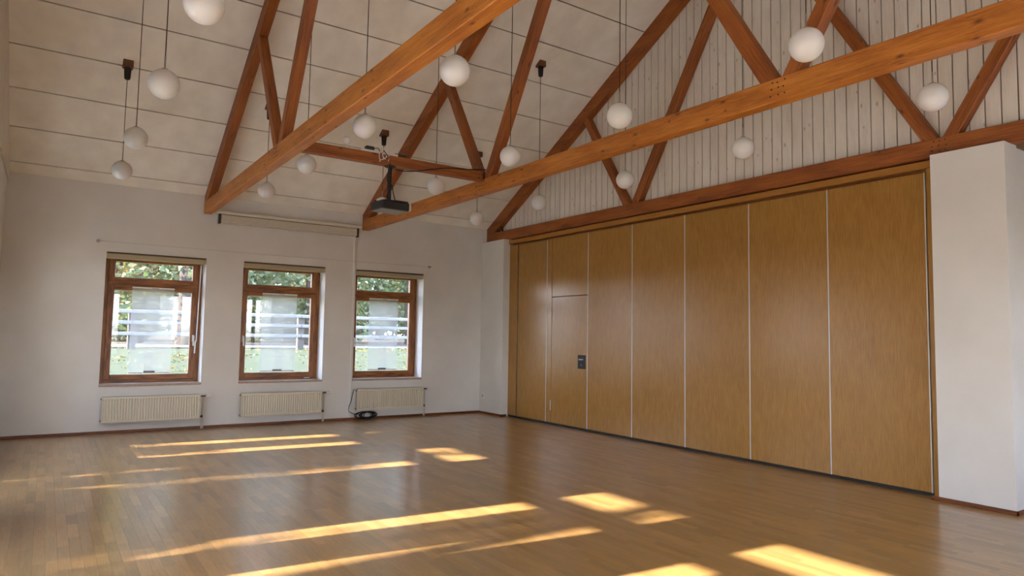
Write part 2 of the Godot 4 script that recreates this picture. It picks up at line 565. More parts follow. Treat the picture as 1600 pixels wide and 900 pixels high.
# upright tongue-and-groove boards of a gable, cut to the slope of the roof
func boards(parent: Node3D, x0: float, x1: float, lo: float) -> void:
	var pitch := 0.1215
	var n := int(ceil(DEPTH / pitch))
	for i in n:
		var a := i * pitch + 0.005
		var b := minf((i + 1) * pitch - 0.005, DEPTH)
		var roof := func(z: float) -> float: return EAVE + SLOPE * minf(z, DEPTH - z) - 0.005
		var ya: float = roof.call(a)
		var yb: float = roof.call(b)
		if maxf(ya, yb) <= lo + 0.01:
			continue
		var poly := PackedVector2Array([Vector2(a, lo), Vector2(b, lo), Vector2(b, maxf(yb, lo + 0.005)), Vector2(a, maxf(ya, lo + 0.005))])
		if a < DEPTH * 0.5 and b > DEPTH * 0.5:
			poly.insert(3, Vector2(DEPTH * 0.5, roof.call(DEPTH * 0.5)))
		var g := Geo.new()
		g.off = Vector2(rng.randf() * 3.0, rng.randf())
		g.prism_x(poly, x0, x1, false)
		put("cladding_board", g, M.board, parent)

func build_floor() -> void:
	var fl := group_node("floor")
	structure(fl, "oak strip parquet floor of the hall")
	var g := Geo.new()
	g.box(Vector3(WX0 - 0.1, -0.3, -0.1), Vector3(7.65, -0.0115, DEPTH + 0.1))
	put("subfloor", g, M.subfloor, fl)
	var wd := 0.0615
	var gap := 0.0003
	var lens := [0.27, 0.36, 0.45, 0.54]
	var variants := []
	for l in lens:
		var set_ := []
		for k in 12:
			var q := Geo.new()
			q.off = Vector2(rng.randf(), rng.randf())
			var tone := rng.randf_range(0.69, 0.90)
			if rng.randf() < 0.12:
				tone *= 1.11
			elif rng.randf() < 0.12:
				tone *= 0.88
			var warm := rng.randf_range(-0.04, 0.04)
			q.col = Color(tone * (1.0 + warm), tone, tone * (1.0 - 1.5 * warm))
			q.box(Vector3(gap, -0.012, gap), Vector3(wd - gap, 0.0, l - gap), 0.0)
			set_.append(q.mesh())
		variants.append(set_)
	var eye := Vector3(0.8586, 0, 10.2294)
	var all := []
	var rows := int(ceil((7.63 - WX0) / wd))
	for i in rows:
		var x := WX0 + i * wd
		var z := -rng.randf_range(0.0, 0.3)
		while z < DEPTH:
			var li := rng.randi_range(0, 3)
			var mesh: ArrayMesh = variants[li][rng.randi_range(0, 11)]
			var d := Vector3(x, 0, z + 0.15) - eye
			# staves that can be seen, nearest first
			var ang := atan2(d.x, -d.z) - 0.5973
			var dist := d.length()
			var seen := absf(ang) < 0.64 and d.z < 0.0 and dist > 3.2
			all.append([dist if seen else 100.0 + dist, mesh, Vector3(x, 0, z)])
			z += lens[li]
	all.sort_custom(func(p, q): return p[0] < q[0])
	var st := SurfaceTool.new()
	st.begin(Mesh.PRIMITIVE_TRIANGLES)
	for i in all.size():
		if i < 300:
			var o := put_mesh("stave", all[i][1], M.parquet, fl)
			o.position = all[i][2]
		else:
			st.append_from(all[i][1], 0, Transform3D(Basis(), all[i][2]))
	var rest := put_mesh("staves", st.commit(), M.parquet, fl)
	rest.set_meta("kind", "stuff")

func build_ceiling() -> void:
	var ce := group_node("ceiling")
	structure(ce, "sloping ceiling of pale sheets with dark open joints")
	var ang := atan(SLOPE)
	var run := DEPTH * 0.5
	var half := run / cos(ang)
	var xs := [WX0 + 0.004, 2.652, 4.981, 7.37]
	for side in 2:
		# local frame: x along the room, z up the slope, y out of the room
		var xf := Transform3D(Basis(Vector3(1, 0, 0), Vector3(0, cos(ang), -sin(ang)), Vector3(0, sin(ang), cos(ang))), Vector3(0, EAVE, 0))
		if side == 1:
			xf = Transform3D(Basis(Vector3(1, 0, 0), Vector3(0, cos(ang), sin(ang)), Vector3(0, sin(ang), -cos(ang))), Vector3(0, EAVE, DEPTH))
		var g := Geo.new()
		g.box(Vector3(-0.3, 0.09, -0.75), Vector3(8.0, 0.34, half + 0.1), 0.0, xf)
		put("roof_slab", g, M.lath, ce)
		var cuts := [-0.01]
		var k := 0
		while 0.18 + 0.526 * k < run - 0.1:
			cuts.append((0.18 + 0.526 * k) / cos(ang))
			k += 1
		cuts.append(half)
		for i in cuts.size() - 1:
			for j in 3:
				var p := Geo.new()
				var a: float = cuts[i] + (0.0075 if i > 0 else 0.0)
				p.box(Vector3(xs[j], 0.0, a), Vector3(xs[j + 1], 0.014, cuts[i + 1] - 0.0075), 0.001, xf)
				put("ceiling_panel", p, M.ceil, ce)

# ------------------------------------------------------------------ windows
func frame_of(g: Geo, x0: float, x1: float, y0: float, y1: float, w: float, wb: float, wt: float, z0: float, z1: float, bev: float) -> void:
	g.box(Vector3(x0, y0, z0), Vector3(x0 + w, y1, z1), bev)
	g.box(Vector3(x1 - w, y0, z0), Vector3(x1, y1, z1), bev)
	g.off += Vector2(0.37, 0.21)
	g.box(Vector3(x0 + w, y0, z0), Vector3(x1 - w, y0 + wb, z1), bev)
	g.box(Vector3(x0 + w, y1 - wt, z0), Vector3(x1 - w, y1, z1), bev)

func make_window(called: String, label: String, w: float, handle_side: float, at: Vector3, turn: float, tall := 0.0) -> Node3D:
	var o := group_node(called, at, turn)
	structure(o, label)
	var h := WY1 - WY0 + tall
	var e := w * 0.5
	var g := Geo.new()
	g.off = Vector2(rng.randf(), rng.randf())
	frame_of(g, -e, e, 0.0, h, 0.057, 0.045, 0.036, -0.325, -0.25, 0.004)
	g.box(Vector3(-e + 0.057, 1.30 + tall, -0.325), Vector3(e - 0.057, 1.348 + tall, -0.245), 0.004)
	put("window_frame", g, M.winwood, o)
	var sx := e - 0.052
	g = Geo.new()
	g.off = Vector2(rng.randf(), rng.randf())
	frame_of(g, -sx, sx, 0.04, 1.305 + tall, 0.076, 0.072, 0.066, -0.31, -0.236, 0.006)
	var lo := put("lower_sash", g, M.winwood, o)
	g = Geo.new()
	g.box(Vector3(-sx + 0.07, 0.105, -0.285), Vector3(sx - 0.07, 1.245 + tall, -0.279))
	put("pane", g, M.glass, lo)
	g = Geo.new()
	frame_of(g, -sx + 0.072, sx - 0.072, 0.108, 1.241 + tall, 0.006, 0.006, 0.006, -0.279, -0.262, 0.0)
	put("glazing_bead", g, M.offwhite, lo)
	g = Geo.new()
	var hx := handle_side * (sx - 0.035)
	g.box(Vector3(hx - 0.014, 0.56 + tall * 0.6, -0.236), Vector3(hx + 0.014, 0.65 + tall * 0.6, -0.228), 0.003)
	g.box(Vector3(hx - 0.009, 0.615 + tall * 0.6, -0.228), Vector3(hx + 0.009, 0.633 + tall * 0.6, -0.19), 0.003)
	g.box(Vector3(hx - 0.011, 0.50 + tall * 0.6, -0.20), Vector3(hx + 0.011, 0.637 + tall * 0.6, -0.186), 0.005)
	put("handle", g, M.alu, lo)
	g = Geo.new()
	g.off = Vector2(rng.randf(), rng.randf())
	frame_of(g, -sx, sx, 1.342 + tall, 1.674 + tall, 0.076, 0.065, 0.057, -0.31, -0.236, 0.006)
	var upr := put("upper_sash", g, M.winwood, o)
	g = Geo.new()
	g.box(Vector3(-sx + 0.07, 1.40 + tall, -0.285), Vector3(sx - 0.07, 1.624 + tall, -0.279))
	put("pane", g, M.glass, upr)
	g = Geo.new()
	frame_of(g, -sx + 0.072, sx - 0.072, 1.403 + tall, 1.621 + tall, 0.006, 0.006, 0.006, -0.279, -0.262, 0.0)
	put("glazing_bead", g, M.offwhite, upr)
	g = Geo.new()
	g.box(Vector3(-e, -0.004, -0.25), Vector3(e, 0.004, 0.0))
	g.box(Vector3(-e - 0.004, -0.024, -0.01), Vector3(e + 0.004, 0.004, 0.022), 0.004)
	put("window_sill", g, M.sill, o)
	return o

func make_blind(label: String, w: float, at: Vector3, turn: float) -> Node3D:
	var o := thing("roller_blind", label, "blind", at, turn, "roller blinds rolled up in the window heads")
	var e := w * 0.5
	var g := Geo.new()
	var prof := []
	for k in 9:
		var a := PI * k / 8.0
		prof.append(Vector2(0.038 * sin(a), 0.04 - 0.038 * cos(a)))
	g.box(Vector3(-e + 0.006, 0.002, -0.075), Vector3(e - 0.012, 0.074, 0.006), 0.012)
	put("rolled_fabric", g, M.blind, o)
	g = Geo.new()
	g.box(Vector3(-e + 0.004, 0.073, -0.08), Vector3(e - 0.006, 0.086, 0.010), 0.003)
	put("head_rail", g, M.brass, o)
	g = Geo.new()
	g.box(Vector3(e - 0.012, 0.004, -0.07), Vector3(e - 0.006, 0.076, 0.002), 0.002)
	put("end_cap", g, M.offwhite, o)
	g = Geo.new()
	g.box(Vector3(-e + 0.002, 0.004, -0.07), Vector3(-e + 0.006, 0.076, 0.002), 0.002)
	put("end_cap", g, M.offwhite, o)
	return o

func make_sheer(label: String, at: Vector3, turn: float, cloth: Material, tall := 0.0) -> Node3D:
	var o := thing("panel_curtain", label, "curtain", at, turn, "sheer panel curtains hung on the lower sashes")
	var sheet := func(x0: float, x1: float, z: float, amp: float) -> Geo:
		var g := Geo.new()
		var nx := 24
		for i in nx:
			for j in 6:
				var q := []
				for p in [[i, j], [i + 1, j], [i + 1, j + 1], [i, j + 1]]:
					var x: float = lerpf(x0, x1, float(p[0]) / nx)
					var y: float = lerpf(0.0, 1.15 + tall, float(p[1]) / 6)
					q.append(Vector3(x, y, z + amp * sin(x * 34.0 + 0.7) * (1.0 - y / 1.6)))
				g.quad(q[0], q[1], q[2], q[3], Vector3(0, 0, 1), Vector2(q[0].x, q[0].y), Vector2(q[1].x, q[1].y), Vector2(q[2].x, q[2].y), Vector2(q[3].x, q[3].y))
		return g
	put("sheer_sheet", sheet.call(-0.255, 0.255, 0.0, 0.004), cloth, o)
	put("overlap_strip", sheet.call(-0.075, 0.065, 0.008, 0.002), cloth, o)
	var g := Geo.new()
	g.box(Vector3(-0.258, 1.14 + tall, -0.006), Vector3(0.258, 1.158 + tall, 0.008), 0.003)
	put("top_rail", g, M.white, o)
	g = Geo.new()
	g.box(Vector3(-0.255, -0.006, -0.004), Vector3(0.255, 0.012, 0.006), 0.002)
	put("hem_bar", g, M.white, o)
	g = Geo.new()
	g.box(Vector3(-0.075, 0.004, 0.006), Vector3(0.06, 0.03, 0.013), 0.002)
	put("hem_weight", g, M.grey, o)
	return o

func build_windows() -> void:
	var side := [1.0, -1.0, -1.0]
	var said := ["nearest the left corner", "between the two others", "nearest the partition"]
	for i in 3:
		var a: float = BACK_WIN[i][0]
		var b: float = BACK_WIN[i][1]
		var cx := (a + b) * 0.5
		make_window("window_%d" % (i + 1), "brown wooden window with a top light, " + said[i], b - a, side[i], Vector3(cx, WY0, 0), 0.0)
		make_blind(["beige roller blind above the window with the white crank rod", "beige roller blind above the middle window", "beige roller blind beside the white cable duct"][i], b - a, Vector3(cx, WY1 - 0.078, 0), 0.0)
		make_sheer(["sheer white panel curtain in the window with the crank rod", "sheer white panel curtain in the middle window", "sheer white panel curtain in the window nearest the partition"][i], Vector3(cx - 0.008, WY0 + 0.13, -0.222), 0.0, M.sheer)
	# crank rod of the first blind
	var rod := thing("crank_rod", "thin white crank rod hanging down beside the first window", "crank", Vector3(2.607, 0, -0.14))
	var g := Geo.new()
	g.tube([Vector3(0.012, 2.25, 0.02), Vector3(0.0, 1.55, 0.01), Vector3(-0.004, 1.19, 0.0)], 0.006, 8)
	put("rod", g, M.white, rod)
	g = Geo.new()
	g.tube([Vector3(-0.004, 1.19, 0), Vector3(-0.016, 1.175, 0.006), Vector3(-0.018, 1.02, 0.008)], 0.009, 8)
	put("grip", g, M.white, rod)
	# small bracket left on the frame of the middle window
	g = Geo.new()
	g.box(Vector3(4.16, 0.640, -0.245), Vector3(4.24, 0.652, -0.21), 0.003)
	tag(put("stay_bracket", g, M.alu, self), "small white metal stay on the foot of the middle window", "bracket")
	# the sunny gable: same windows, out of view, that let the sun patches in
	var who := ["by the window wall corner", "second from the window wall", "third from the window wall", "fourth from the window wall"]
	for i in 4:
		var z: float = LEFT_WIN[i]
		var low := 0.0 if i == 0 else LOW
		make_window("window_%d" % (i + 4), ("brown wooden window" if i == 0 else "brown glazed door") + " of the sunny gable, " + who[i], 1.204, 1.0, Vector3(WX0, WY0 - low, z), PI / 2, low)
		make_sheer("lined white panel curtain on the sunny gable, " + who[i], Vector3(WX0 - 0.222, WY0 + 0.13 - low, z), PI / 2, M.lined, low)
	# windows behind the viewer and double door beside it, added to brighten the hall
	var wide := [[Vector3((FILL_DOOR[0] + FILL_DOOR[1]) * 0.5, RY0 - 0.57, 0), FILL_DOOR[1] - FILL_DOOR[0], WY1 - RY0 + 0.57, true]]
	for w in REAR_FILL_WIN:
		wide.append([Vector3((w[0] + w[1]) * 0.5, RY0, DEPTH), w[1] - w[0], RY1 - RY0, false])
	for i in wide.size():
		var d: Array = wide[i]
		var at: Vector3 = Vector3(WX0, d[0].y, d[0].x) if d[3] else d[0]
		var o := group_node("window_%d" % (i + 8), at, PI / 2 if d[3] else PI)
		structure(o, "unseen brown double door beside the viewer, added for more daylight" if d[3] else "unseen brown window behind the viewer, added for more daylight")
		var e: float = d[1] * 0.5
		var h: float = d[2]
		g = Geo.new()
		frame_of(g, -e, e, 0.0, h, 0.06, 0.06, 0.06, -0.33, -0.25, 0.004)
		g.box(Vector3(-0.05, 0.06, -0.33), Vector3(0.05, h - 0.06, -0.25), 0.004)
		put("window_frame", g, M.winwood, o)
		for sx in [-1.0, 1.0]:
			g = Geo.new()
			g.box(Vector3(minf(sx * 0.04, sx * (e - 0.05)), 0.05, -0.293), Vector3(maxf(sx * 0.04, sx * (e - 0.05)), h - 0.05, -0.287))
			put("pane", g, M.glass, o)

# ------------------------------------------------------------------ roof timbers
func member(p0: Vector2, p1: Vector2, depth: float, x0: float, x1: float, m: Material, called: String, parent: Node3D) -> void:
	# a timber in the y-z plane from (z, y) to (z, y)
	var d := p1 - p0
	var l := d.length()
	var dir := Vector3(0, d.y / l, d.x / l)
	var across := Vector3(1, 0, 0).cross(dir)
	var xf := Transform3D(Basis(Vector3(1, 0, 0), across, dir), Vector3(0, p0.y, p0.x))
	var g := Geo.new()
	g.off = Vector2(rng.randf() * 2.6, rng.randf())
	g.box(Vector3(x0, -depth * 0.5, 0), Vector3(x1, depth * 0.5, l), 0.006, xf)
	put(called, g, m, parent)

func truss(label: String, x0: float, width: float, chord: Material) -> Node3D:
	var o := thing("roof_truss", label, "truss", Vector3(x0, 0, 0), 0.0, "timber roof trusses")
	var w := width
	var g := Geo.new()
	g.off = Vector2(rng.randf() * 2.6, rng.randf())
	g.box(Vector3(0, CH0, 0.001), Vector3(w, CH1, DEPTH - 0.001), 0.006)
	put("bottom_chord", g, chord, o)
	var run := DEPTH * 0.5
	var rd := 0.19
	var ca := cos(atan(SLOPE))
	for s in 2:
		# rafter, cut plumb at the wall and at the ridge
		var f := func(z: float) -> float: return z if s == 0 else DEPTH - z
		var dy := rd / ca
		var poly := PackedVector2Array([Vector2(f.call(0.001), EAVE - 0.004), Vector2(f.call(run), EAVE + SLOPE * run - 0.004), Vector2(f.call(run), EAVE + SLOPE * run - dy), Vector2(f.call((CH1 - EAVE + dy) / SLOPE), CH1), Vector2(f.call(0.001), CH1)])
		g = Geo.new()
		g.off = Vector2(rng.randf() * 2.6, rng.randf())
		g.prism_x(poly, 0.004, w - 0.004)
		put("rafter", g, M.rafter, o)
		var n1: float = NODE1 if s == 0 else NODE2
		var sg := 1.0 if s == 0 else -1.0
		member(Vector2(n1 - sg * 0.062, CH1 - 0.03), Vector2(f.call(2.62), 4.60), 0.105, 0.008, w - 0.008, M.rafter, "outer_diagonal", o)
		member(Vector2(n1 + sg * 0.068, CH1 - 0.03), Vector2(run - sg * 0.06, EAVE + SLOPE * run - dy + 0.03), 0.115, 0.006, w - 0.006, M.rafter, "inner_diagonal", o)
		# nail heads of the joint on the side that is seen
		g = Geo.new()
		var rr := RandomNumberGenerator.new()
		rr.seed = int(x0 * 100) + s
		for k in 9:
			var c := Vector3(-0.001, CH0 + 0.045 + 0.045 * (k % 3) + rr.randf_range(-0.008, 0.008) * 0.6, n1 - 0.055 + 0.05 * (k / 3) + rr.randf_range(-0.01, 0.01))
			var xf := Transform3D(Basis(Vector3(0, 0, 1), Vector3(-1, 0, 0), Vector3(0, 1, 0)), c)
			g.lathe([Vector2(0.006, -0.002), Vector2(0.006, 0.001), Vector2(0.0, 0.0015)], 8, xf, false)
		put("nail_heads", g, M.brown, o).set_meta("kind", "stuff")
	return o

func build_trusses() -> void:
	truss("honey-coloured roof truss nearest the left gable, its chord over the first window", 2.597, 0.105, M.beam)
	truss("middle roof truss, joined to the projector's cross beam", 4.926, 0.112, M.beam)
	truss("roof truss lying against the white boarded gable over the partition", XT, 0.112, M.rafter)
	var cb := thing("cross_beam", "short timber beam between two trusses that carries the projector", "beam", Vector3(2.702, 3.10, 3.6))
	var g := Geo.new()
	g.box(Vector3(0, 0, -0.05), Vector3(2.224, 0.105, 0.05), 0.005)
	put("timber", g, M.rafter, cb)
	g = Geo.new()
	g.box(Vector3(0.0, 0.02, -0.06), Vector3(0.02, 0.09, 0.06), 0.003)
	g.box(Vector3(2.20, 0.02, -0.06), Vector3(2.224, 0.09, 0.06), 0.003)
	put("joist_hanger", g, M.brown, cb)

# ------------------------------------------------------------------ folding partition
func build_partition() -> void:
	var o := thing("folding_partition", "tall folding partition of oak veneered panels under the gable truss", "partition", Vector3(7.29, 0, 0))
	var lo := 0.03
	var top := 2.852
	var t := 0.06
	var seams := [0.945, 1.745, 2.72, 3.62, 4.53, 5.455, 6.385, 7.31]
	var panel := func(z0: float, z1: float, y0: float, y1: float, called: String, par: Node3D, x := 0.0) -> MeshInstance3D:
		var g := Geo.new()
		g.off = Vector2(rng.randf(), rng.randf())
		g.box(Vector3(x, y0, z0), Vector3(t, y1, z1), 0.003)
		return put(called, g, M.veneer, par)
	panel.call(0.66, 0.928, lo, top, "end_panel", o, 0.004)
	var g := Geo.new()
	g.off = Vector2(0.3, 0.6)
	g.box(Vector3(0.012, lo, 0.929), Vector3(t, top, 0.962), 0.002)
	put("dark_joint", g, M.brown, o)
	panel.call(0.963, 1.741, lo, top, "wall_panel", o)
	panel.call(1.749, 1.871, lo, top, "door_frame_panel", o)
	panel.call(1.879, 2.716, 1.946, top, "panel_over_door", o)
	var leaf: MeshInstance3D = panel.call(1.879, 2.716, lo, 1.938, "access_door", o)
	for i in range(2, 7):
		panel.call(seams[i] + 0.005, seams[i + 1] - 0.005, lo, top, "wall_panel", o)
	for s in [1.745, 2.72, 3.62, 4.53, 5.455, 6.385, 7.31]:
		g = Geo.new()
		g.box(Vector3(-0.003, lo, s - 0.006), Vector3(0.03, top, s + 0.006), 0.002)
		put("edge_profile", g, M.alu, o)
	g = Geo.new()
	g.off = Vector2(0.5, 0.2)
	g.box(Vector3(-0.005, 0.0, 7.325), Vector3(t, 2.89, 7.4176), 0.004)
	put("jamb", g, M.veneer, o)
	g = Geo.new()
	g.box(Vector3(-0.024, 2.882, 0.6936), Vector3(t, 2.948, 7.4176), 0.004)
	put("header", g, M.header, o)
	g = Geo.new()
	g.box(Vector3(0.062, 2.80, 0.70), Vector3(0.085, 2.955, 7.41), 0.003)
	put("track_housing", g, M.rafter, o)
	g = Geo.new()
	g.box(Vector3(0.012, 0.0005, 0.66), Vector3(0.05, lo, 7.325), 0.002)
	put("floor_seal", g, M.black, o)
	# fittings of the access door
	for y in [1.69, 0.29]:
		g = Geo.new()
		g.lathe([Vector2(0.0, -0.075), Vector2(0.009, -0.075), Vector2(0.009, 0.075), Vector2(0.0, 0.075)], 10, Transform3D(Basis(), Vector3(-0.007, y, 1.875)), false)
		put("hinge", g, M.steel, leaf)
	g = Geo.new()
	g.box(Vector3(-0.010, 0.875, 2.515), Vector3(0.002, 1.072, 2.685), 0.012)
	put("lock_plate", g, M.black, leaf)
	g = Geo.new()
	g.box(Vector3(-0.022, 1.000, 2.545), Vector3(-0.008, 1.018, 2.645), 0.004)
	put("pull_bar", g, M.steel, leaf)
	g = Geo.new()
	g.lathe([Vector2(0.012, 0), Vector2(0.012, 0.004), Vector2(0.0, 0.005)], 12, Transform3D(Basis(Vector3(0, 0, 1), Vector3(-1, 0, 0), Vector3(0, 1, 0)), Vector3(-0.010, 0.93, 2.60)), false)
	put("lock_cylinder", g, M.grey, leaf)

# ------------------------------------------------------------------ radiators
func make_radiator(label: String, w: float, at: Vector3, turn: float) -> Node3D:
	var o := thing("panel_radiator", label, "radiator", at, turn, "cream panel radiators under the windows")
	var h := 0.335
	var e := w * 0.5
	var g := Geo.new()
	# pressed front sheet: upright flutes between plain rims
	var n := 35
	var p := (w - 0.03) / n
	var z0 := 0.085
	var prof := [Vector2(-e, z0), Vector2(-e + 0.013, z0)]
	for i in n:
		var x := -e + 0.015 + i * p
		prof.append_array([Vector2(x + p * 0.12, z0), Vector2(x + p * 0.26, z0 + 0.017), Vector2(x + p * 0.74, z0 + 0.017), Vector2(x + p * 0.88, z0)])
	prof.append_array([Vector2(e - 0.013, z0), Vector2(e, z0)])
	var ys := [0.0, 0.022, 0.04, h - 0.05, h - 0.03, h]
	var am := [0.55, 0.55, 0.0, 0.0, 0.55, 0.55]
	for i in prof.size() - 1:
		for j in ys.size() - 1:
			var q := []
			for k in [[i, j], [i + 1, j], [i + 1, j + 1], [i, j + 1]]:
				var pt: Vector2 = prof[k[0]]
				var flat: float = am[k[1]]
				var zz := pt.y if flat == 0.0 else z0 + 0.015
				q.append(Vector3(pt.x, ys[k[1]], zz))
			var nn: Vector3 = (q[1] - q[0]).cross(q[3] - q[0]).normalized()
			g.quad(q[0], q[1], q[2], q[3], nn, Vector2.ZERO, Vector2.RIGHT, Vector2.ONE, Vector2.DOWN)
	put("front_panel", g, M.radiator, o)
	g = Geo.new()
	g.box(Vector3(-e, 0.0, 0.045), Vector3(e, h, z0 - 0.001), 0.003)
	put("water_channel", g, M.radiator, o)
	g = Geo.new()
	g.box(Vector3(-e, 0.0, 0.062), Vector3(-e + 0.008, h, z0 + 0.015), 0.002)
	g.box(Vector3(e - 0.008, 0.0, 0.062), Vector3(e, h, z0 + 0.015), 0.002)
	g.box(Vector3(-e, h - 0.008, 0.062), Vector3(e, h, z0 + 0.015), 0.002)
	g.box(Vector3(-e, 0, 0.062), Vector3(e, 0.008, z0 + 0.015), 0.002)
	put("rim", g, M.radiator, o)
	for s in [-0.7, 0.7]:
		g = Geo.new()
		g.box(Vector3(s * e - 0.015, 0.04, 0.0), Vector3(s * e + 0.015, h - 0.04, 0.046), 0.003)
		put("wall_bracket", g, M.offwhite, o)
	var sideways := func(x: float, y: float) -> Transform3D: return Transform3D(Basis(Vector3(0, 1, 0), Vector3(1, 0, 0), Vector3(0, 0, 1)), Vector3(x, y, 0.06))
	g = Geo.new()
	g.lathe([Vector2(0, 0), Vector2(0.011, 0), Vector2(0.011, 0.075), Vector2(0.0, 0.075)], 12, sideways.call(e, h - 0.03), false)
	var va := put("thermostat_valve", g, M.brass, o)
	g = Geo.new()
	g.lathe([Vector2(0, 0.07), Vector2(0.019, 0.07), Vector2(0.021, 0.085), Vector2(0.019, 0.128), Vector2(0.012, 0.135), Vector2(0, 0.135)], 16, sideways.call(e, h - 0.03), false)
	put("thermostat_head", g, M.white, va)
	g = Geo.new()
	g.tube([Vector3(e + 0.05, h - 0.03, 0.055), Vector3(e + 0.05, h - 0.07, 0.045), Vector3(e + 0.05, -0.02, 0.04), Vector3(e + 0.05, -0.135, 0.04)], 0.007, 8)
	put("supply_pipe", g, M.offwhite, o)
	g = Geo.new()
	g.lathe([Vector2(0, 0), Vector2(0.010, 0), Vector2(0.010, 0.012), Vector2(0.017, 0.014), Vector2(0.017, 0.04), Vector2(0, 0.04)], 10, sideways.call(e, 0.03), false)
	put("return_valve", g, M.brass, o)
	g = Geo.new()
	g.tube([Vector3(e + 0.028, 0.02, 0.06), Vector3(e + 0.028, -0.04, 0.052), Vector3(e + 0.028, -0.135, 0.045)], 0.007, 8)
	put("return_pipe", g, M.offwhite, o)
	for y in [0.03, h - 0.03]:
		g = Geo.new()
		g.lathe([Vector2(0, 0), Vector2(0.009, 0), Vector2(0.009, 0.014), Vector2(0, 0.014)], 8, Transform3D(Basis(Vector3(0, -1, 0), Vector3(-1, 0, 0), Vector3(0, 0, -1)), Vector3(-e, y, 0.06)), false)
		put("plug", g, M.grey, o)
	return o

func build_radiators() -> void:
	make_radiator("cream panel radiator under the window with the crank rod", 1.157, Vector3(2.078, 0.1385, 0), 0.0)
	make_radiator("cream panel radiator under the middle window", 1.16, Vector3(3.763, 0.131, 0), 0.0)
	make_radiator("cream panel radiator with black cable coiled beneath it", 1.143, Vector3(5.463, 0.142, 0), 0.0)
	make_radiator("panel radiator of the sunny gable, only its thermostat head in view", 1.1, Vector3(WX0 + 0.004, 0.09, 1.27), PI / 2)

# ------------------------------------------------------------------ pendant lamps
func build_lamps() -> void:
	var R := 0.102
	var Y := 3.09
	var rows := ["first", "second", "third", "fourth", "fifth"]
	var lines := ["next to the left gable", "second line from the left gable", "third line from the left gable", "next to the boarded gable"]
	var spots := [
		[Vector3(1.452, 3.05, 1.80), 0, 0], [Vector3(1.452, 3.09, 3.15), 0, 1], [Vector3(1.447, 3.03, 5.03), 0, 2], [Vector3(1.45, 3.02, 6.47), 0, 3],
		[Vector3(3.02, 3.07, 1.63), 1, 0], [Vector3(3.02, 3.08, 3.20), 1, 1], [Vector3(3.02, 3.093, 4.775), 1, 2], [Vector3(3.02, 3.083, 6.33), 1, 3],
		[Vector3(4.58, 3.096, 1.558), 2, 0], [Vector3(4.58, 3.081, 3.122), 2, 1], [Vector3(4.58, 3.107, 4.686), 2, 2], [Vector3(4.58, 3.107, 6.254), 2, 3], [Vector3(4.58, 3.117, 7.89), 2, 4],
		[Vector3(6.13, 3.081, 1.507), 3, 0], [Vector3(6.13, 3.083, 3.075), 3, 1], [Vector3(6.13, 3.094, 4.697), 3, 2], [Vector3(6.13, 3.107, 6.262), 3, 3], [Vector3(6.13, 3.117, 7.911), 3, 4]]
	var globe := Geo.new()
	var prof := []
	for k in 25:
		var a := lerpf(0.0, PI - 0.22, k / 24.0)
		prof.append(Vector2(R * sin(a), -R * cos(a)))
	prof[0] = Vector2(0, -R)
	globe.lathe(prof, 36)
	var globe_mesh := globe.mesh()
	var cap := Geo.new()
	cap.lathe([Vector2(0.024, R * 0.965), Vector2(0.026, R * 1.0), Vector2(0.020, R * 1.05), Vector2(0.007, R * 1.08), Vector2(0.0, R * 1.08)], 16)
	var cap_mesh := cap.mesh()
	var stem := Geo.new()
	stem.tube([Vector3(0, R * 1.06, 0), Vector3(0, R * 1.06 + 0.085, 0)], 0.006, 8)
	var stem_mesh := stem.mesh()
	var rose := Geo.new()
	rose.lathe([Vector2(0.0, -0.13), Vector2(0.022, -0.13), Vector2(0.03, -0.12), Vector2(0.036, -0.02), Vector2(0.036, 0.0), Vector2(0, 0)], 16, Transform3D(), false)
	var rose_mesh := rose.mesh()
	for s in spots:
		var at: Vector3 = s[0]
		var top := EAVE + SLOPE * minf(at.z, DEPTH - at.z)
		var o := thing("pendant_lamp", "white opal globe pendant, %s from the window wall, %s" % [rows[s[2]], lines[s[1]]], "lamp", at, 0.0, "opal globe pendants")
		put_mesh("globe", globe_mesh, M.opal, o)
		put_mesh("globe_cap", cap_mesh, M.steel, o)
		put_mesh("stem", stem_mesh, M.steel, o)
		var sg := 1.0 if at.z < DEPTH * 0.5 else -1.0
		var g := Geo.new()
		g.tube([Vector3(0, R + 0.085, 0), Vector3(0, top - at.y - 0.13, 0)], 0.0035, 6)
		put("cord", g, M.cable, o)
		put_mesh("ceiling_rose", rose_mesh, M.black, o).position = Vector3(0, top - at.y - 0.052, 0)
		# wooden wedge block that makes the slope level
		g = Geo.new()
		var b := 0.05
		var y0 := top - at.y - 0.052
		g.prism_x(PackedVector2Array([Vector2(-b, y0), Vector2(b, y0), Vector2(b, y0 + 0.05 + sg * SLOPE * b), Vector2(-b, y0 + 0.05 - sg * SLOPE * b)]), -b, b)
		put("wedge_block", g, M.block, o)

